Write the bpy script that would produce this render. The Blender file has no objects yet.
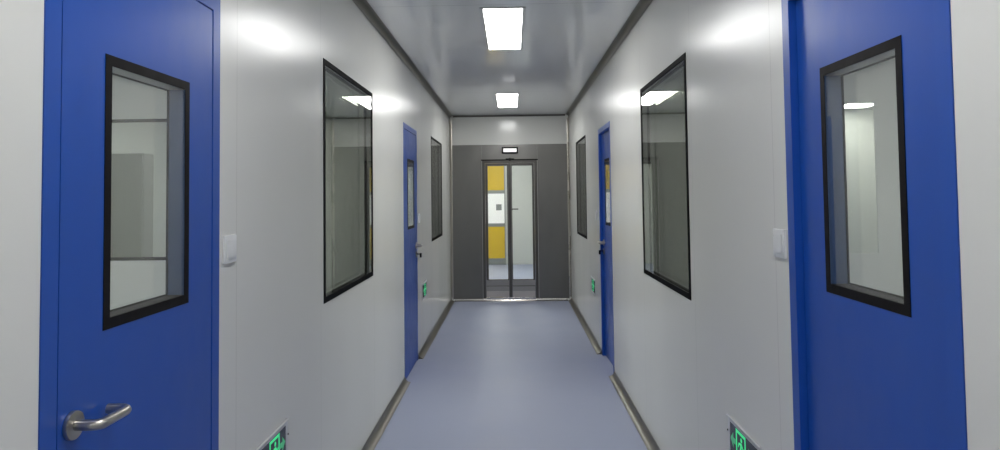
import bpy, bmesh, math
from mathutils import Vector, Matrix
S = bpy.context.scene
COL = S.collection
PI = math.pi

# ------------------------------------------------------------------ materials
def mat(name, col, rough=.5, metal=0., emit=None, strength=0., ior=1.5, aniso=0., coat=0.):
    m = bpy.data.materials.new(name); m.use_nodes = True
    b = m.node_tree.nodes['Principled BSDF']
    b.inputs['Base Color'].default_value = (*col, 1)
    b.inputs['Roughness'].default_value = rough
    b.inputs['Metallic'].default_value = metal
    b.inputs['IOR'].default_value = ior
    if coat:
        b.inputs['Coat Weight'].default_value = coat; b.inputs['Coat Roughness'].default_value = .12
    if emit:
        b.inputs['Emission Color'].default_value = (*emit, 1)
        b.inputs['Emission Strength'].default_value = strength
    return m

def N(m, t, **kw):
    n = m.node_tree.nodes.new(t)
    for k, v in kw.items(): setattr(n, k, v)
    return n
def LK(m, a, b): m.node_tree.links.new(a, b)

def vary(m, scale=(1, 1, 1), nscale=6., col=.06, rough=.08, bump=0., dist=.002, detail=4.):
    """small procedural variation of colour, gloss and relief"""
    b = m.node_tree.nodes['Principled BSDF']
    geo = N(m, 'ShaderNodeNewGeometry')
    mp = N(m, 'ShaderNodeMapping'); mp.inputs['Scale'].default_value = scale
    LK(m, geo.outputs['Position'], mp.inputs['Vector'])
    no = N(m, 'ShaderNodeTexNoise'); no.inputs['Scale'].default_value = nscale; no.inputs['Detail'].default_value = detail
    LK(m, mp.outputs['Vector'], no.inputs['Vector'])
    base = tuple(b.inputs['Base Color'].default_value)[:3]
    mx = N(m, 'ShaderNodeMix', data_type='RGBA')
    mx.inputs['A'].default_value = (*[c*(1-col) for c in base], 1)
    mx.inputs['B'].default_value = (*[min(1, c*(1+col)) for c in base], 1)
    LK(m, no.outputs['Fac'], mx.inputs['Factor']); LK(m, mx.outputs['Result'], b.inputs['Base Color'])
    if rough:
        r = b.inputs['Roughness'].default_value
        mr = N(m, 'ShaderNodeMapRange'); mr.inputs['From Min'].default_value = .3; mr.inputs['From Max'].default_value = .7
        mr.inputs['To Min'].default_value = max(.02, r-rough); mr.inputs['To Max'].default_value = r+rough
        LK(m, no.outputs['Fac'], mr.inputs['Value']); LK(m, mr.outputs['Result'], b.inputs['Roughness'])
    if bump:
        bp = N(m, 'ShaderNodeBump'); bp.inputs['Strength'].default_value = bump; bp.inputs['Distance'].default_value = dist
        LK(m, no.outputs['Fac'], bp.inputs['Height']); LK(m, bp.outputs['Normal'], b.inputs['Normal'])
    return m

def seams(m, axis, places, half=.0015, dark=.8):
    """thin sealant joints between panels, at fixed places along one world axis"""
    b = m.node_tree.nodes['Principled BSDF']
    geo = N(m, 'ShaderNodeNewGeometry'); sp = N(m, 'ShaderNodeSeparateXYZ')
    LK(m, geo.outputs['Position'], sp.inputs[0])
    acc = None
    for p in places:
        c = N(m, 'ShaderNodeMath', operation='COMPARE'); c.inputs[1].default_value = p; c.inputs[2].default_value = half
        LK(m, sp.outputs[axis], c.inputs[0])
        if acc is None: acc = c.outputs[0]
        else:
            a = N(m, 'ShaderNodeMath', operation='MAXIMUM'); LK(m, acc, a.inputs[0]); LK(m, c.outputs[0], a.inputs[1]); acc = a.outputs[0]
    src = b.inputs['Base Color'].links[0].from_socket
    mx = N(m, 'ShaderNodeMix', data_type='RGBA'); mx.blend_type = 'MULTIPLY'
    LK(m, acc, mx.inputs['Factor']); LK(m, src, mx.inputs['A']); mx.inputs['B'].default_value = (dark, dark, dark, 1)
    LK(m, mx.outputs['Result'], b.inputs['Base Color'])
    return m

WALLC = (.725, .725, .695)
M = {}
M['wall'] = seams(vary(mat('wall_paint', WALLC, .25, ior=1.42), (1.5, 1.5, .4), 1.2, .012, .02, 0., .002, 1.), 'Y', [-1.4, -.2, 1.0, 2.09, 3.02, 4.185, 5.33, 6.45, 7.12, 8.30])
M['wall_end'] = vary(mat('wall_end_paint', WALLC, .17), (1.5, 1.5, .4), 1.2, .012, .02, 0., .002, 1.)
M['ceiling'] = seams(vary(mat('ceiling_paint', (.86, .87, .88), .11, ior=1.7), (1, 1, 1), 1.5, .015, .02, .02, .003, 1.), 'Y', [-2.9, .55, 3.93, 7.30], .002, .6)
M['floor'] = vary(mat('floor_vinyl', (.35, .380, .505), .45, ior=1.32), (1, 1, 1), 2.2, .05, .07, .05, .003)
M['room_wall'] = vary(mat('room_wall_paint', (.62, .63, .60), .4), (1, 1, .3), 3., .02, .04)
M['blue'] = vary(mat('blue_door_paint', (.007, .071, .39), .34), (2, 2, 1), 9., .04, .04, .06, .002)
M['blue_frame'] = vary(mat('blue_frame_paint', (.008, .073, .395), .34), (2, 2, 1), 9., .04, .04)
M['handle_steel'] = vary(mat('satin_handle_steel', (.46, .44, .41), .33, 1.), (1, 1, 1), 5., .02, 0.)
M['kick'] = vary(mat('kick_plate_floor_sheen', (.55, .51, .49), .42, 1.), (1, 1, 1), 5., .03, .03)  # lighter base colour paints in the floor's reflection on the lower plate
M['steel'] = vary(mat('brushed_steel', (.36, .35, .335), .36, 1.), (20, 20, .6), 8., .06, .08, .03, .001)
M['steel_panel'] = vary(mat('steel_panel', (.19, .187, .178), .36, 1.), (2, 2, .8), 4., .10, .06, .04, .003)
M['steel_frame'] = vary(mat('steel_door_frame', (.115, .11, .105), .36, 1.), (10, 10, .5), 6., .08, .06)
M['steel_bright'] = vary(mat('polished_steel', (.60, .58, .55), .22, 1.), (6, 6, 6), 8., .05, .06)
M['alu'] = vary(mat('aluminium_cove', (.15, .143, .13), .33, 1.), (1, .05, 1), 6., .06, .04)
M['skirt'] = vary(mat('aluminium_skirting', (.27, .255, .23), .42, 1.), (1, .05, 1), 6., .06, .04)
M['corner'] = vary(mat('corner_steel', (.5, .47, .42), .28, 1.), (1, 1, .3), 5., .04, .02)
M['black'] = vary(mat('black_rubber', (.006, .005, .006), .5, ior=1.2), (1, 1, 1), 20., .1, .05)
M['black_gloss'] = vary(mat('black_glass_border', (.005, .005, .006), .6, ior=1.1), (1, 1, 1), 20., .1, .03)
M['liner'] = vary(mat('aluminium_liner', (.33, .34, .33), .4, .6), (1, 1, 1), 20., .05, .04)
M['spacer'] = vary(mat('blue_grey_liner', (.09, .14, .27), .35, .2), (1, 1, 1), 10., .05, .04)
M['white'] = vary(mat('white_plastic', (.74, .75, .76), .3), (1, 1, 1), 20., .02, .03)
M['darkpanel'] = vary(mat('dark_sign_panel', (.018, .02, .035), .18), (1, 1, 1), 20., .05, .03)
M['sign_metal'] = vary(mat('pale_sign_frame', (.56, .56, .58), .35), (1, 1, 1), 20., .03, .03)
M['green'] = vary(mat('green_sign_light', (.03, .5, .2), .4, emit=(.06, .80, .30), strength=.55), (1, 1, 1), 20., .03, .02)
M['green_dim'] = vary(mat('green_arrow_light', (.05, .35, .16), .4, emit=(.07, .55, .24), strength=.28), (1, 1, 1), 20., .03, .02)
M['cabinet'] = vary(mat('grey_cabinet_paint', (.30, .305, .29), .4), (1, 1, 1), 5., .03, .03)
M['yellow'] = vary(mat('yellow_curtain', (.74, .50, .03), .45), (1, 1, 1), 4., .04, .04)
M['vinyl'] = vary(mat('white_vinyl_band_glow', (.86, .85, .84), .35, emit=(1., .97, .96), strength=.28), (1, 1, 1), 4., .03, .04)  # added glow stands in for a lit room behind the band; none is built
M['grey'] = vary(mat('grey_plastic', (.25, .25, .25), .4), (1, 1, 1), 10., .05, .04)
M['lamp'] = mat('lamp_diffuser', (.9, .9, .9), .4, emit=(1., 1., .985), strength=20.5)
M['lamp_room'] = mat('room_lamp_diffuser', (.9, .9, .9), .4, emit=(1., 1., .97), strength=20.)
M['sign_white'] = mat('lit_white_panel', (.8, .8, .8), .4, emit=(1., .98, .96), strength=.75)
M['lamp_frame'] = vary(mat('lamp_frame_white', (.5, .5, .5), .3), (1, 1, 1), 10., .02, .03)

def glass(name, tint, rough=.0, ior=1.52):
    m = bpy.data.materials.new(name); m.use_nodes = True
    nt = m.node_tree; nt.nodes.clear()
    out = nt.nodes.new('ShaderNodeOutputMaterial'); mx = nt.nodes.new('ShaderNodeMixShader')
    tr = nt.nodes.new('ShaderNodeBsdfTransparent'); tr.inputs['Color'].default_value = (*tint, 1)
    gl = nt.nodes.new('ShaderNodeBsdfGlossy'); gl.inputs['Roughness'].default_value = rough
    no = nt.nodes.new('ShaderNodeTexNoise'); no.inputs['Scale'].default_value = 1.5
    bp = nt.nodes.new('ShaderNodeBump'); bp.inputs['Strength'].default_value = .02; bp.inputs['Distance'].default_value = .002
    geo = nt.nodes.new('ShaderNodeNewGeometry')
    L = nt.links.new
    L(geo.outputs['Position'], no.inputs['Vector']); L(no.outputs['Fac'], bp.inputs['Height']); L(bp.outputs['Normal'], gl.inputs['Normal'])
    fr = nt.nodes.new('ShaderNodeFresnel'); fr.inputs['IOR'].default_value = ior
    # a ray leaving the pane meets the same air/glass step, so use 1/ior on the inner side
    pw = nt.nodes.new('ShaderNodeMath'); pw.operation = 'POWER'; pw.inputs[0].default_value = ior
    sg = nt.nodes.new('ShaderNodeMath'); sg.operation = 'MULTIPLY_ADD'; sg.inputs[1].default_value = -2.; sg.inputs[2].default_value = 1.
    L(geo.outputs['Backfacing'], sg.inputs[0]); L(sg.outputs[0], pw.inputs[1]); L(pw.outputs[0], fr.inputs['IOR'])
    L(fr.outputs[0], mx.inputs[0]); L(tr.outputs[0], mx.inputs[1]); L(gl.outputs[0], mx.inputs[2]); L(mx.outputs[0], out.inputs[0])
    return m
M['glass'] = glass('window_glass', (.92, .935, .90))
M['glass_door'] = glass('door_window_glass', (.97, .98, .965), .0, 1.45)
M['glass_end'] = glass('end_door_glass', (.91, .93, .905), .0, 1.35)

# ------------------------------------------------------------------ mesh helpers
class MB:
    def __init__(s): s.bm = bmesh.new()
    def box(s, x0, x1, y0, y1, z0, z1, bev=0.):
        r = bmesh.ops.create_cube(s.bm, size=1.)
        vs = r['verts']
        for v in vs:
            v.co = Vector(((x0+x1)/2+v.co.x*(x1-x0), (y0+y1)/2+v.co.y*(y1-y0), (z0+z1)/2+v.co.z*(z1-z0)))
        if bev:
            es = list({e for v in vs for e in v.link_edges})
            bmesh.ops.bevel(s.bm, geom=es, offset=bev, segments=2, profile=.6, affect='EDGES')
        return s
    def ring(s, x0, x1, z0, z1, w, y0, y1, wb=None):
        """rectangular frame in the local xz plane, mitred, between y0 and y1"""
        wb = w if wb is None else wb
        O = [(x0, z0), (x1, z0), (x1, z1), (x0, z1)]
        I = [(x0+w, z0+wb), (x1-w, z0+wb), (x1-w, z1-w), (x0+w, z1-w)]
        A = [[s.bm.verts.new((x, y, z)) for x, z in P] for P in (O, I) for y in (y0, y1)]
        of, ob, nf, nb = A
        for i in range(4):
            j = (i+1) % 4
            for q in ((of[i], of[j], nf[j], nf[i]), (ob[j], ob[i], nb[i], nb[j]), (ob[i], ob[j], of[j], of[i]), (nf[i], nf[j], nb[j], nb[i])):
                s.bm.faces.new(q)
        return s
    def cyl(s, p0, p1, r, r2=None, seg=32, bev=0.):
        p0, p1 = Vector(p0), Vector(p1); d = p1-p0
        q = d.to_track_quat('Z', 'Y').to_matrix().to_4x4()
        m = Matrix.Translation((p0+p1)/2) @ q
        r_ = bmesh.ops.create_cone(s.bm, cap_ends=True, segments=seg, radius1=r, radius2=r if r2 is None else r2, depth=d.length, matrix=m)
        if bev:
            es = [e for e in {e for v in r_['verts'] for e in v.link_edges} if any(len(f.verts) > 4 for f in e.link_faces)]
            bmesh.ops.bevel(s.bm, geom=es, offset=bev, segments=2, profile=.6, affect='EDGES')
        return s
    def tube(s, pts, r, seg=20):
        pts = [Vector(p) for p in pts]; rings = []
        up = Vector((0, 0, 1))
        for i, p in enumerate(pts):
            d = (pts[min(i+1, len(pts)-1)]-pts[max(i-1, 0)]).normalized()
            a = d.cross(up).normalized(); b = a.cross(d).normalized()
            rings.append([s.bm.verts.new(p+a*r*math.cos(t)+b*r*math.sin(t)) for t in [2*PI*k/seg for k in range(seg)]])
        for A, B in zip(rings, rings[1:]):
            for k in range(seg):
                s.bm.faces.new((A[k], A[(k+1) % seg], B[(k+1) % seg], B[k]))
        s.bm.faces.new(rings[0][::-1]); s.bm.faces.new(rings[-1])
        return s
    def poly(s, pts2, y0, y1):
        """prism from a polygon in the local xz plane"""
        a = [s.bm.verts.new((x, y0, z)) for x, z in pts2]; b = [s.bm.verts.new((x, y1, z)) for x, z in pts2]
        n = len(pts2)
        s.bm.faces.new(a); s.bm.faces.new(b[::-1])
        for i in range(n): s.bm.faces.new((a[i], b[i], b[(i+1) % n], a[(i+1) % n]))
        return s
    def build(s, name, m, parent=None, smooth=False, kind=None, loc=None, rz=None):
        bmesh.ops.recalc_face_normals(s.bm, faces=s.bm.faces)
        me = bpy.data.meshes.new(name); s.bm.to_mesh(me); s.bm.free()
        if smooth:
            me.shade_smooth(); 
            try: me.set_sharp_from_angle(angle=math.radians(40))
            except Exception: pass
        me.materials.append(M[m])
        o = bpy.data.objects.new(name, me); COL.objects.link(o)
        if parent: o.parent = parent
        if kind: o['kind'] = kind
        if loc: o.location = loc
        if rz is not None: o.rotation_euler.z = rz
        return o

def tag(o, label, cat, group=None, kind=None):
    o['label'] = label; o['category'] = cat
    if group: o['group'] = group
    if kind: o['kind'] = kind
    return o
def thing(name, label, cat, loc, rz=0., group=None, kind=None):
    o = bpy.data.objects.new(name, None); COL.objects.link(o); o.empty_display_size = .1
    o.location = loc; o.rotation_euler.z = rz
    return tag(o, label, cat, group, kind)
def dup(root, loc, rz, label, name=None):
    def cp(o, parent):
        c = o.copy(); COL.objects.link(c); c.parent = parent
        for ch in list(o.children): cp(ch, c)
        return c
    r = cp(root, None); r.location = loc; r.rotation_euler.z = rz; r['label'] = label
    if name: r.name = name
    return r

def grid_wall(name, axis, front, back, a0, a1, z0, z1, holes, m, label=None, cat='wall', parent=None):
    """wall with real openings. axis 'x': plane x=front, runs along y; axis 'y': plane y=front, runs along x."""
    ua = sorted({a0, a1, *[h[0] for h in holes], *[h[1] for h in holes]})
    za = sorted({z0, z1, *[h[2] for h in holes], *[h[3] for h in holes]})
    nu, nz = len(ua)-1, len(za)-1
    def solid(i, j):
        if not (0 <= i < nu and 0 <= j < nz): return False
        u, z = (ua[i]+ua[i+1])/2, (za[j]+za[j+1])/2
        return not any(h[0] < u < h[1] and h[2] < z < h[3] for h in holes)
    bm = bmesh.new(); V = {}
    def v(i, j, s):
        k = (i, j, s)
        if k not in V:
            w = front if s == 0 else back
            V[k] = bm.verts.new((w, ua[i], za[j]) if axis == 'x' else (ua[i], w, za[j]))
        return V[k]
    for i in range(nu):
        for j in range(nz):
            if not solid(i, j): continue
            for s in (0, 1): bm.faces.new([v(i, j, s), v(i+1, j, s), v(i+1, j+1, s), v(i, j+1, s)])
            if not solid(i-1, j): bm.faces.new([v(i, j, 0), v(i, j+1, 0), v(i, j+1, 1), v(i, j, 1)])
            if not solid(i+1, j): bm.faces.new([v(i+1, j, 0), v(i+1, j+1, 0), v(i+1, j+1, 1), v(i+1, j, 1)])
            if not solid(i, j-1): bm.faces.new([v(i, j, 0), v(i+1, j, 0), v(i+1, j, 1), v(i, j, 1)])
            if not solid(i, j+1): bm.faces.new([v(i, j+1, 0), v(i+1, j+1, 0), v(i+1, j+1, 1), v(i, j+1, 1)])
    b = MB(); b.bm.free(); b.bm = bm
    o = b.build(name, m, parent)
    if parent is None:
        o['kind'] = 'structure'
        if label: tag(o, label, cat)
    return o

# ------------------------------------------------------------------ dimensions (metres)
W, H, D = .85, 2.64, 9.40
Y0 = -3.0
TH = .05
DW, DH = .75, 2.10
WINW, WZ0, WZ1 = 1.085, .998, 2.15
LD1, LD2 = 1.587, 5.718          # door centres on the left wall
RD1, RD2 = 1.613, 5.865          # door centres on the right wall
LW1, LW2 = 3.604, 7.722          # window centres
RW1, RW2 = 3.626, 7.845
RX2 = 5.5
RX = 4.4                         # side rooms reach this far
YB = 14.3                        # far wall of the room past the end door

# ------------------------------------------------------------------ shell
o = MB().box(-RX-.1, RX2+.1, Y0-.1, YB+1.6, -.08, 0.).build('floor', 'floor'); tag(o, 'pale blue-grey vinyl floor running down the corridor', 'floor', kind='structure')
o = MB().box(-RX-.1, RX2+.1, Y0-.1, YB+1.6, H, H+.08).build('ceiling', 'ceiling'); tag(o, 'glossy grey panel ceiling over the corridor', 'ceiling', kind='structure')
def hole(c, w, z0, z1): return (c-w/2, c+w/2, z0, z1)
grid_wall('wall_left', 'x', -W, -W-TH, Y0, D+.1, 0, H, [hole(LD1, DW, 0, DH), hole(LD2, DW, 0, DH), hole(LW1, WINW, WZ0, WZ1), hole(LW2, WINW, WZ0, WZ1)], 'wall', 'long light grey panel wall on the left of the corridor')
grid_wall('wall_right', 'x', W, W+TH, Y0, D+.1, 0, H, [hole(RD1, DW, 0, DH), hole(RD2, DW, 0, DH), hole(RW1, WINW, WZ0, WZ1), hole(RW2, WINW, WZ0, WZ1)], 'wall', 'long light grey panel wall on the right of the corridor')
grid_wall('wall_back', 'y', Y0, Y0-.05, -RX, RX2, 0, H, [], 'wall_end', 'light grey wall closing the corridor behind the viewpoint')
SZ = 2.215
we = grid_wall('wall_end', 'y', D, D+TH, -W, W, 0, H, [(-.395, .392, 0, 1.992)], 'wall_end', 'far end wall of the corridor, white above and steel-clad below')
# stainless cladding panels on the end wall (left, right and header)
MB().box(-W+.03, -.3985, D-.006, D-.0002, .03, SZ).build('cladding_panel', 'steel_panel', we)
MB().box(.3955, W-.03, D-.006, D-.0002, .03, SZ).build('cladding_panel', 'steel_panel', we)
MB().box(-.3978, .3948, D-.006, D-.0002, 1.994, SZ).build('cladding_panel', 'steel_panel', we)

# coves between wall and ceiling, wall and floor, and in the corners: concave quarter rounds
def cove_profile(r, n=8, t=.003):
    pts = [(0, 0), (r, 0), (r, t)]
    c = r+t
    for k in range(n+1):
        a = -PI/2-(PI/2)*k/n
        pts.append((c+ (r)*math.cos(a), c+(r)*math.sin(a)))
    pts += [(t, r), (0, r)]
    # drop near-duplicates
    q = []
    for p in pts:
        if not q or (abs(p[0]-q[-1][0])+abs(p[1]-q[-1][1])) > 1e-5: q.append(p)
    return q
def extrude_profile(name, m, prof, start, end, ax_a, ax_b, label, cat='trim'):
    """profile (a,b) in axes ax_a, ax_b swept from start to end"""
    b = MB(); s0, s1 = Vector(start), Vector(end); A, B = Vector(ax_a), Vector(ax_b)
    r0 = [b.bm.verts.new(s0+A*p+B*q) for p, q in prof]; r1 = [b.bm.verts.new(s1+A*p+B*q) for p, q in prof]
    n = len(prof)
    for i in range(n): b.bm.faces.new((r0[i], r0[(i+1) % n], r1[(i+1) % n], r1[i]))
    b.bm.faces.new(r0[::-1]); b.bm.faces.new(r1)
    o = b.build(name, m, smooth=True)
    return tag(o, label, cat, kind='structure')
CR = .045
G = .0006
extrude_profile('trim_1', 'alu', cove_profile(CR), (-W+G, Y0+.01, H-G), (-W+G, D-.008, H-G), (1, 0, 0), (0, 0, -1), 'dark metal cove where left wall meets ceiling')
extrude_profile('trim_2', 'alu', cove_profile(CR), (W-G, Y0+.01, H-G), (W-G, D-.008, H-G), (-1, 0, 0), (0, 0, -1), 'dark metal cove where right wall meets ceiling')
extrude_profile('trim_3', 'alu', cove_profile(.022), (-W+CR+.005, D-G, H-G), (W-CR-.005, D-G, H-G), (0, -1, 0), (0, 0, -1), 'thin dark cove across the top of the end wall')
extrude_profile('trim_4', 'corner', cove_profile(.030), (-W+G, D-.0065, .055), (-W+G, D-.0065, H-CR-.006), (1, 0, 0), (0, -1, 0), 'upright metal corner strip at the left of the end wall')
extrude_profile('trim_5', 'corner', cove_profile(.030), (W-G, D-.0065, .055), (W-G, D-.0065, H-CR-.006), (-1, 0, 0), (0, -1, 0), 'upright metal corner strip at the right of the end wall')
SK = .046
def skirt(name, side, y0, y1, label):
    x = -W+G if side == 'L' else W-G
    extrude_profile(name, 'skirt', cove_profile(SK), (x, y0, G), (x, y1, G), (1 if side == 'L' else -1, 0, 0), (0, 0, 1), label, 'baseboard')
skirt('baseboard_left', 'L', Y0+.01, LD1-DW/2-.004, 'metal skirting before the near left blue door')
skirt('baseboard_left', 'L', LD1+DW/2+.004, LD2-DW/2-.004, 'metal skirting between the two left blue doors')
skirt('baseboard_left', 'L', LD2+DW/2+.004, D-.008, 'metal skirting from the far left blue door to the corner')
skirt('baseboard_right', 'R', Y0+.01, RD1-DW/2-.004, 'metal skirting before the near right blue door')
skirt('baseboard_right', 'R', RD1+DW/2+.004, RD2-DW/2-.004, 'metal skirting between the two right blue doors')
skirt('baseboard_right', 'R', RD2+DW/2+.004, D-.008, 'metal skirting from the far right blue door to the corner')
extrude_profile('baseboard_end', 'steel_bright', cove_profile(.036), (-W+SK+.005, D-.0005, G), (W-SK-.005, D-.0005, G), (0, -1, 0), (0, 0, 1), 'bright steel skirting across the foot of the end wall', 'baseboard')

# ------------------------------------------------------------------ fixed windows (flush double glazing with black glass border)
def make_window(loc, rz, label, name):
    t = thing(name, label, 'window', loc, rz, 'flush double-glazed corridor windows', 'structure')
    a, h = WINW/2, WZ1-WZ0
    g = .0008
    b = .026
    fr = MB().ring(-a+g, a-g, g, h-g, b, -.0035, .003).build('glass_border', 'black_gloss', t)
    MB().ring(-a+g, a-g, g, h-g, .010, .0032, TH-.0032).build('window_liner', 'liner', t)
    MB().ring(-a+.0108, a-.0108, .0108, h-.0108, .010, TH-.016, TH-.0035).build('glass_border', 'black_gloss', t)
    MB().box(-a+b-.002, a-b+.002, -.0012, .0012, b-.002, h-b+.002).build('glass_pane', 'glass', t)
    MB().box(-a+.0215, a-.0215, TH-.009, TH-.007, .0215, h-.0215).build('glass_pane', 'glass', t)
    return t
w1 = make_window((-W, LW1, WZ0), PI/2, 'large dark-bordered window in left wall beside the near left door', 'window_1')
dup(w1, (W, RW1, WZ0), -PI/2, 'large dark-bordered window in right wall beside the near right door', 'window_2')
dup(w1, (-W, LW2, WZ0), PI/2, 'small-looking far window in left wall near the end wall', 'window_3')
dup(w1, (W, RW2, WZ0), -PI/2, 'small-looking far window in right wall near the end wall', 'window_4')

# ------------------------------------------------------------------ blue doors
def make_door(name, label, loc, rz, recess, hs, handle=True, keyed=False, wz=(1.213, 1.812)):
    """hs: +1/-1 side (local x) that carries the handle"""
    t = thing(name, label, 'door', loc, rz, 'blue steel doors with a glazed slot', 'structure')
    a = DW/2; fw = .046
    # frame (no bottom member)
    f = MB(); e = .0008
    y0, y1 = -.0025, TH+.004
    O = [(-a+e, 0.001), (-a+e, DH-e), (a-e, DH-e), (a-e, 0.001)]
    I = [(-a+fw, 0.001), (-a+fw, DH-fw), (a-fw, DH-fw), (a-fw, 0.001)]
    A = [[f.bm.verts.new((x, y, z)) for x, z in P] for P in (O, I) for y in (y0, y1)]
    for i in range(3):
        j = i+1
        for q in ((A[0][i], A[0][j], A[2][j], A[2][i]), (A[1][j], A[1][i], A[3][i], A[3][j]), (A[1][i], A[1][j], A[0][j], A[0][i]), (A[2][i], A[2][j], A[3][j], A[3][i])):
            f.bm.faces.new(q)
    for i in (0, 3): f.bm.faces.new((A[0][i], A[1][i], A[3][i], A[2][i]))
    f.build('door_frame', 'blue_frame', t)
    # leaf with an opening
    lx, lz0, lz1 = a-fw-.0045, .008, DH-fw-.0045
    ly0, ly1 = -.001+recess, .043+recess
    ww, wz0, wz1 = .187, *wz
    gl = grid_wall('door_leaf', 'y', ly0, ly1, -lx, lx, lz0, lz1, [(-ww+.012, ww-.012, wz0+.012, wz1-.012)], 'blue', parent=t)
    # glazing unit
    fr = MB().ring(-ww, ww, wz0, wz1, .0235, ly0-.0015, ly0-.0002).build('window_bezel', 'black', gl)
    q0, q1, zz0, zz1 = ww-.0235, ww-.0125, wz0+.0125, wz1-.0125
    ya, yb = ly0+.0005, ly1-.0005
    rv = MB().box(-q1, -q0, ya, yb, zz0+.0115, zz1-.0115).box(q0, q1, ya, yb, zz0+.0115, zz1-.0115).build('window_reveal', 'spacer', gl)
    MB().box(-q1, q1, ya, yb, zz0, zz0+.011).build('window_reveal', 'black', gl)
    MB().box(-q1, q1, ya, yb, zz1-.011, zz1).build('window_reveal', 'liner', gl)
    MB().ring(-ww+.0125, ww-.0125, wz0+.0125, wz1-.0125, .0145, ly1+.0002, ly1+.004).build('window_bezel', 'black', gl)
    MB().box(-ww+.0235, ww-.0235, ly0+.001, ly0+.003, wz0+.0235, wz1-.0235).build('glass_pane', 'glass_door', gl)
    MB().box(-ww+.0235, ww-.0235, ly1-.004, ly1-.002, wz0+.0235, wz1-.0235).build('glass_pane', 'glass_door', gl)
    if not handle: return t
    # lever handle
    hx, hz = hs*.284, 1.047
    d = -hs                      # lever points to the middle of the door
    out = ly0-.057
    r = .0105; R = .016
    pts = [(hx, ly0-.010, hz)]
    for k in range(7):
        th = PI/2*k/6; pts.append((hx+d*R*(1-math.cos(th)), out+R*(1-math.sin(th)), hz))
    L = .102
    for k in range(7):
        th = PI/2*k/6; pts.append((hx+d*(L-R+R*math.sin(th)), out+R*(1-math.cos(th)), hz))
    pts.append((hx+d*L, ly0-.011, hz))
    lv = MB().tube(pts, r).build('door_handle', 'handle_steel', gl, smooth=True)
    MB().cyl((hx, ly0-.0002, hz), (hx, ly0-.0095, hz), .028, bev=.002).build('handle_rosette', 'handle_steel', gl, smooth=True)
    rz_ = MB().cyl((hx, ly0-.0002, hz-.082), (hx, ly0-.0085, hz-.082), .027, bev=.002)
    rz_.build('lock_rosette', 'steel', gl, smooth=True)
    k_ = MB().cyl((hx, ly0-.0087, hz-.078), (hx, ly0-.0125, hz-.078), .0085)
    k_.box(hx-.005, hx+.005, ly0-.0125, ly0-.0087, hz-.104, hz-.080, .001).build('lock_cylinder', 'black' if keyed else 'steel_bright', gl, smooth=True)
    if keyed:
        MB().box(hx-.0012, hx+.0012, ly0-.040, ly0-.0127, hz-.083, hz-.074).box(hx-.0015, hx+.0015, ly0-.052, ly0-.035, hz-.110, hz-.070, .001).build('key', 'black', gl)
    return t
make_door('door_1', 'near left blue door, lever handle on its near edge', (-W, LD1, 0), PI/2, 0., -1)
make_door('door_2', 'near right blue door, leaf set back inside its frame', (W, RD1, 0), -PI/2, .020, 1, handle=False, wz=(1.226, 1.826))
make_door('door_3', 'far left blue door with narrow pale glazed slot', (-W, LD2, 0), PI/2, 0., 1, keyed=True)
make_door('door_4', 'far right blue door, yellow seen through its slot', (W, RD2, 0), -PI/2, .026, -1, keyed=True)
lf = [c for c in bpy.data.objects['door_4'].children if c.name.startswith('door_leaf')][0]
pv = Vector((-.326, .026, 0)); ang = .03              # this leaf is not quite pulled to in its frame
lf.rotation_euler.z = ang; lf.location = pv-Matrix.Rotation(ang, 3, 'Z') @ pv

# ------------------------------------------------------------------ steel double glass door at the end
t = thing('door_5', 'stainless steel double glass door in the end wall', 'door', (0, D, 0), 0, kind='structure')
fx0, fx1, fz = -.3935, .3905, 1.990
b = MB()
b.box(fx0, -.352, -.012, .055, .0365, fz, .002).box(.349, fx1, -.012, .055, .0365, fz, .002).box(-.352, .349, -.012, .055, fz-.040, fz, .002)
b.build('door_frame', 'steel_frame', t)
MB().box(fx0-.012, fx1+.012, -.020, -.0065, fz-.002, fz+.014, .002).build('drip_rail', 'black', t)
MB().cyl((.005, -.022, fz+.012), (.005, -.008, fz+.012), .022, seg=24, bev=.002).box(-.055, .065, -.026, -.020, fz+.012, fz+.026, .002).build('door_latch', 'black', t, smooth=True)
MB().box(-.350, .347, -.010, .055, .001, .052, .003).build('threshold', 'steel_bright', t)
def glass_leaf(x0, x1, hx, side):
    z0, z1 = .056, fz-.043
    gx0, gx1, gz0, gz1 = x0+.034 if side < 0 else x0+.0115, x1-.0175 if side < 0 else x1-.030, .303, 1.912
    l = grid_wall('door_leaf', 'y', .004, .040, x0, x1, z0, z1, [(gx0, gx1, gz0, gz1)], 'steel_frame', parent=t)
    MB().ring(gx0-.008, gx1+.008, gz0-.008, gz1+.008, .0075, -.002, .0038).build('glazing_bead', 'steel_frame', l)
    MB().box(x0+.004, x1-.004, -.001, .0038, .214, .292, .001).build('bottom_rail', 'steel', l)
    MB().box(x0+.004, x1-.004, -.006, .0038, z0+.082, .203, .002).build('bottom_rail', 'steel', l)
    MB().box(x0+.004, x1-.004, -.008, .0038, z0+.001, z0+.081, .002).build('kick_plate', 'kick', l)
    MB().box(gx0+.0005, gx1-.0005, .018, .024, gz0+.0005, gz1-.0005).build('glass_pane', 'glass_end', l)
    return l
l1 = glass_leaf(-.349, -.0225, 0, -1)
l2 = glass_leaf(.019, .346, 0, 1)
MB().box(-.0215, .018, -.010, .045, .0535, fz-.042, .003).build('meeting_stile', 'steel_frame', t)
MB().cyl((.0255, .0035, 1.296), (.0255, -.030, 1.296), .007, seg=16).box(.0195, .116, -.036, -.026, 1.289, 1.303, .002).build('lever_handle', 'black', l2, smooth=True)

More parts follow.
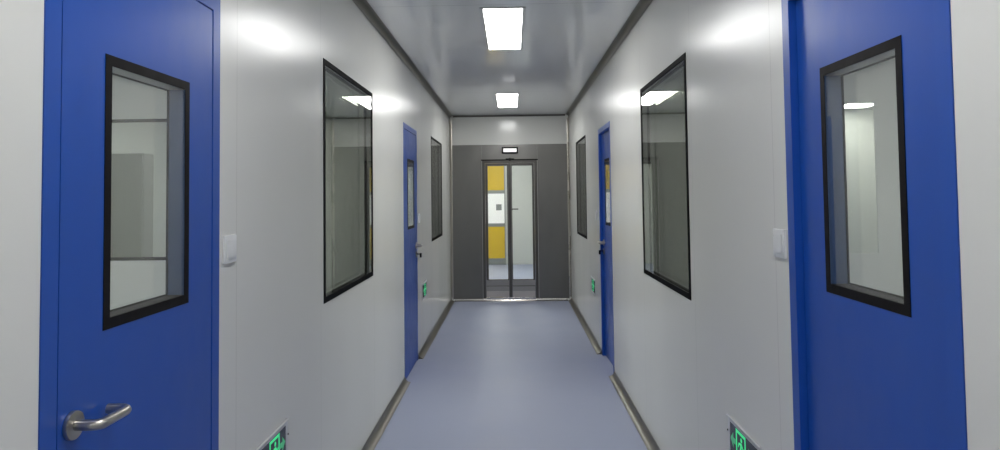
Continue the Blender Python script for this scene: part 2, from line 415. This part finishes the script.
# small lit panel above the end door
t = thing('indicator_lamp', 'small lit white rectangular lamp above the end door', 'lamp', (.007, D-.0065, 2.086))
MB().ring(-.115, .115, 0, .093, .0205, -.030, 0.).build('lamp_housing', 'black', t)
MB().box(-.094, .094, -.024, -.002, .021, .072, .002).build('lamp_panel', 'sign_white', t)

# ------------------------------------------------------------------ ceiling lights
LX0, LX1 = -.131, .1095
def make_light(y, length, label, m='lamp', x=None, w=None):
    w = (LX1-LX0) if w is None else w
    x = (LX0+LX1)/2 if x is None else x
    t = thing('ceiling_light', label, 'ceiling light', (x, y, H), 0, 'flush ceiling light panels')
    MB().ring(-w/2-.022, w/2+.022, -length/2-.022, length/2+.022, .0225, -.006, -.0006).build('light_frame', 'lamp_frame', t)
    MB().box(-w/2, w/2, -.008, -.0008, -length/2, length/2, .001).build('light_diffuser', m, t)
    for c in t.children:
        c.rotation_euler.x = -PI/2          # local xz plane laid against the ceiling
        c.rotation_euler.x = PI/2
    return t
# frame lies in xz with depth along -y ; rotate so that -y points down: (x,y,z)->(x,-z,y)
l0 = make_light(4.56, 1.11, 'large bright ceiling light nearest the viewpoint')
dup(l0, (l0.location.x, 7.97, H), 0, 'smaller-looking ceiling light near the end wall')
dup(l0, (l0.location.x, 1.13, H), 0, 'ceiling light overhead, out of the picture')
dup(l0, (l0.location.x, -2.0, H), 0, 'ceiling light behind the viewpoint')

# ------------------------------------------------------------------ wall switches
def make_switch(loc, rz, label):
    t = thing('light_switch', label, 'switch', loc, rz, 'white square rocker switches')
    MB().box(-.043, .043, -.009, -.0002, 0, .086, .003).build('switch_plate', 'white', t, smooth=True)
    b = MB().box(-.030, .030, -.0125, -.0092, .014, .071, .0012)
    b.build('switch_rocker', 'white', t, smooth=True)
    return t
s1 = make_switch((-W, 2.028, 1.294), PI/2, 'white light switch right of the near left blue door')
dup(s1, (W, 2.045, 1.294), -PI/2, 'white light switch left of the near right blue door')
dup(s1, (-W, 6.185, 1.243), PI/2, 'tiny white light switch just past the far left blue door')
dup(s1, (W, 6.40, 1.245), -PI/2, 'tiny white light switch just past the far right blue door')

# ------------------------------------------------------------------ exit signs low on the walls
def make_sign(loc, rz, f, label):
    """f: +1 / -1, the local x side that lies further down the corridor"""
    t = thing('exit_sign', label, 'exit sign', loc, rz, 'green running-man signs low on the walls')
    w, h = .33, .162
    MB().ring(-w/2, w/2, 0, h, .020, -.0045, -.0002).build('sign_frame', 'sign_metal', t)
    MB().box(-w/2, w/2, -.010, -.0047, h-.004, h, .001).build('sign_canopy', 'white', t)
    q = MB().box(-w/2+.0205, w/2-.0205, -.0035, -.0008, .0205, h-.0205).build('sign_panel', 'darkpanel', t)
    y0, y1 = -.0042, -.0036
    z0, z1 = .027, h-.024
    cx = f*.028
    MB().ring(cx-.051, cx+.051, z0, z1, .0115, y0, y1).build('doorway_symbol', 'green', q)
    def P(*p): return [(cx+x, z+.082) for x, z in p]
    m = MB()
    m.cyl((cx+.006, y0, .112), (cx+.006, y1, .112), .0085, seg=20)
    m.poly(P((-.002, .018), (.012, .020), (.006, -.010), (-.010, -.008)), y0, y1)          # trunk
    m.poly(P((.011, .019), (.026, .004), (.034, .010), (.036, .004), (.026, -.005), (.010, .008)), y0, y1)   # leading arm
    m.poly(P((-.002, .019), (-.022, .014), (-.030, -.002), (-.025, -.005), (-.017, .008), (-.002, .008)), y0, y1)  # trailing arm
    m.poly(P((.006, -.008), (.022, -.016), (.014, -.038), (.006, -.038), (.011, -.020), (-.004, -.012)), y0, y1)  # front leg
    m.poly(P((-.010, -.006), (.002, -.010), (-.008, -.028), (-.030, -.034), (-.031, -.027), (-.014, -.022)), y0, y1)  # back leg
    m.build('running_figure_symbol', 'green', q)
    for s in (1, -1):
        o = cx+s*.056
        pts = [(o, .074), (o+s*.024, .074), (o+s*.024, .056), (o+s*.055, .084), (o+s*.024, .112), (o+s*.024, .094), (o, .094)]
        MB().poly(pts, y0, y1).build('arrow_symbol', 'green_dim', q)
    MB().cyl((f*(w/2+.012), -.0002, .098), (f*(w/2+.012), -.004, .098), .0035, seg=12).build('fixing_screw', 'black', t)
    return t
g1 = make_sign((-W, 2.392, .481), PI/2, 1, 'green exit sign low on left wall before the large window')
g2 = make_sign((W, 2.42, .486), -PI/2, -1, 'green exit sign low on right wall before the large window')
dup(g1, (-W, 6.545, .485), PI/2, 'small green exit sign past the far left blue door')
dup(g2, (W, 6.79, .48), -PI/2, 'small green exit sign past the far right blue door')

# ------------------------------------------------------------------ rooms behind the walls
PY = 5.28
PH = [(-3.45, -1.9, 1.0, 2.15)]
grid_wall('wall_left_room_side', 'x', -RX, -RX-.05, Y0, D+.1, 0, H, [], 'room_wall', 'outer wall of the left side rooms')
grid_wall('wall_right_room_side', 'x', RX2, RX2+.05, Y0, D+.1, 0, H, [], 'room_wall', 'outer wall of the right side rooms')
grid_wall('wall_left_room_partition', 'y', PY, PY+.05, -RX+.001, -1.75, 0, H-.001, PH, 'room_wall', 'partition wall in the left side rooms')
grid_wall('wall_right_room_partition', 'y', PY, PY+.05, W+TH+.001, RX2-.001, 0, H-.001, [(2.55, 2.93, .97, 2.22)], 'room_wall', 'partition wall in the right side rooms')
grid_wall('wall_left_room_end', 'y', D+.001, D+.05, -RX+.001, -W-TH-.001, 0, H-.001, [], 'room_wall', 'end wall of the left side rooms')
grid_wall('wall_right_room_end', 'y', D+.001, D+.05, W+TH+.001, RX2-.001, 0, H-.001, [], 'room_wall', 'end wall of the right side rooms')

def room_window(name, x0, x1, z0, z1, y, border, m1, label):
    t = thing(name, label, 'window', ((x0+x1)/2, y, z0), 0, kind='structure')
    a, h = (x1-x0)/2, z1-z0
    MB().ring(-a+.0006, a-.0006, .0006, h-.0006, border, -.006, .003).build('window_border', m1, t)
    MB().ring(-a+.0006, a-.0006, .0006, h-.0006, .012, .0032, .047).build('window_liner', 'liner', t)
    MB().box(-a+.013, a-.013, .004, .006, .013, h-.013).build('glass_pane', 'glass_door', t)
    return t
room_window('window_5', -3.45, -1.9, 1.0, 2.15, PY, .026, 'black', 'dark-bordered inner window seen through the near left door')
room_window('window_6', 2.55, 2.93, .97, 2.22, PY, .035, 'room_wall', 'pale-framed inner window seen through the near right door')

def room_light(x, y, w, l, label):
    t = make_light(y, l, label, 'lamp_room', x, w); t['group'] = 'side room ceiling lights'; return t
room_light(-2.7, 2.6, .6, 1.7, 'ceiling light in the near left side room')
room_light(2.7, 2.6, .6, 1.7, 'ceiling light in the near right side room')
room_light(-2.6, 7.2, .6, 1.2, 'ceiling light in the far left side room')
room_light(4.65, 8.72, .40, .85, 'ceiling light seen through the near right door glass')
room_light(2.4, 6.9, .6, 1.2, 'ceiling light in the far right side room')

t = thing('storage_cabinet', 'grey cabinet glimpsed through the near left door glass', 'cabinet', (-3.42, 5.9, 0), 0)
MB().box(-.35, .22, -.2, -.04, .06, 1.90, .004).build('cabinet_body', 'cabinet', t)
MB().box(-.33, .20, -.18, -.06, .001, .0595).build('plinth', 'black', t)
for x0, x1, hx in ((-.345, -.0665, -.09), (-.0635, .215, -.04)):
    d = MB().box(x0, x1, -.220, -.2005, .07, 1.89, .003).build('cabinet_door', 'cabinet', t)
    MB().box(hx-.006, hx+.006, -.245, -.2203, .95, 1.10, .002).build('door_handle', 'steel', d)
# room past the end door
grid_wall('wall_end_room_left', 'x', -1.7, -1.75, D+.06, YB, 0, H-.001, [], 'room_wall', 'left wall of the room past the end door')
grid_wall('wall_end_room_right', 'x', 1.7, 1.75, D+.06, YB, 0, H-.001, [], 'room_wall', 'right wall of the room past the end door')
grid_wall('wall_end_room_far', 'y', YB, YB+.05, -1.76, 1.76, 0, H-.001, [], 'room_wall', 'far wall of the room past the end door')
room_light(-.2, 12.2, .6, 1.8, 'ceiling light in the room past the end door')

def roll_door(x0, x1, y, zs, label):
    """yellow curtain, white window band, yellow curtain, grey bottom bar, side guides"""
    t = thing('rolling_door', label, 'rolling door', ((x0+x1)/2, y, 0), 0)
    a = (x1-x0)/2; zb, z1, z2, zt = zs
    MB().box(-a+.02, a-.02, -.030, -.022, z2, zt).build('curtain', 'yellow', t)
    v = MB().box(-a+.02, a-.02, -.031, -.021, z1+.001, z2-.001).build('window_band', 'vinyl', t)
    MB().box(-a+.02, a-.02, -.036, -.0315, z2-.07, z2+.002, .001).build('band_rail', 'liner', v)
    MB().box(-a+.02, a-.02, -.036, -.0315, z1-.002, z1+.07, .001).build('band_rail', 'liner', v)
    MB().box(a-.20, a-.08, -.034, -.0312, (z1+z2)/2-.04, (z1+z2)/2+.09).build('window_notice', 'liner', v)
    MB().box(-a+.02, a-.02, -.030, -.022, zb, z1).build('curtain', 'yellow', t)
    MB().box(-a+.02, a-.02, -.040, -.012, .002, zb-.001, .004).build('bottom_bar', 'liner', t)
    for s in (-1, 1): MB().box(min(s*a, s*(a-.019)), max(s*a, s*(a-.019)), -.06, -.001, .001, zt+.1, .002).build('guide_rail', 'liner', t)
    MB().box(-a, a, -.16, -.001, zt+.101, zt+.30, .01).build('roller_housing', 'liner', t)
    return t
roll_door(-.98, -.12, YB, (.14, .82, 1.60, 2.25), 'yellow rolling door with white band seen through the left end-door pane')
roll_door(.98, 1.66, YB, (.14, .82, 1.60, 2.25), 'yellow rolling door right of the other, mostly hidden by the steel wall')

# ------------------------------------------------------------------ world, camera, view
w = bpy.data.worlds.new('world'); S.world = w; w.use_nodes = True
w.node_tree.nodes['Background'].inputs['Color'].default_value = (.5, .5, .5, 1)
w.node_tree.nodes['Background'].inputs['Strength'].default_value = .05

cd = bpy.data.cameras.new('camera'); cam = bpy.data.objects.new('camera', cd); COL.objects.link(cam)
p, y, r = .0383, .03, -.0118
fwd = Vector((-math.sin(y)*math.cos(p), math.cos(y)*math.cos(p), math.sin(p)))
rt = Vector((math.cos(y), math.sin(y), 0)); up = rt.cross(fwd)
R = rt*math.cos(r)+up*math.sin(r); U = -rt*math.sin(r)+up*math.cos(r)
cam.matrix_world = Matrix(((R.x, U.x, -fwd.x, .0322), (R.y, U.y, -fwd.y, 0.), (R.z, U.z, -fwd.z, 1.4932), (0, 0, 0, 1)))
cd.sensor_width = 36; cd.lens = 660/1000*36; cd.shift_x = .0079; cd.shift_y = -.0549
cd.clip_start = .02
S.camera = cam
S.view_settings.view_transform = 'Standard'; S.view_settings.look = 'None'
S.view_settings.gamma = 1; S.view_settings.use_curve_mapping = False
S.view_settings.exposure = 0.
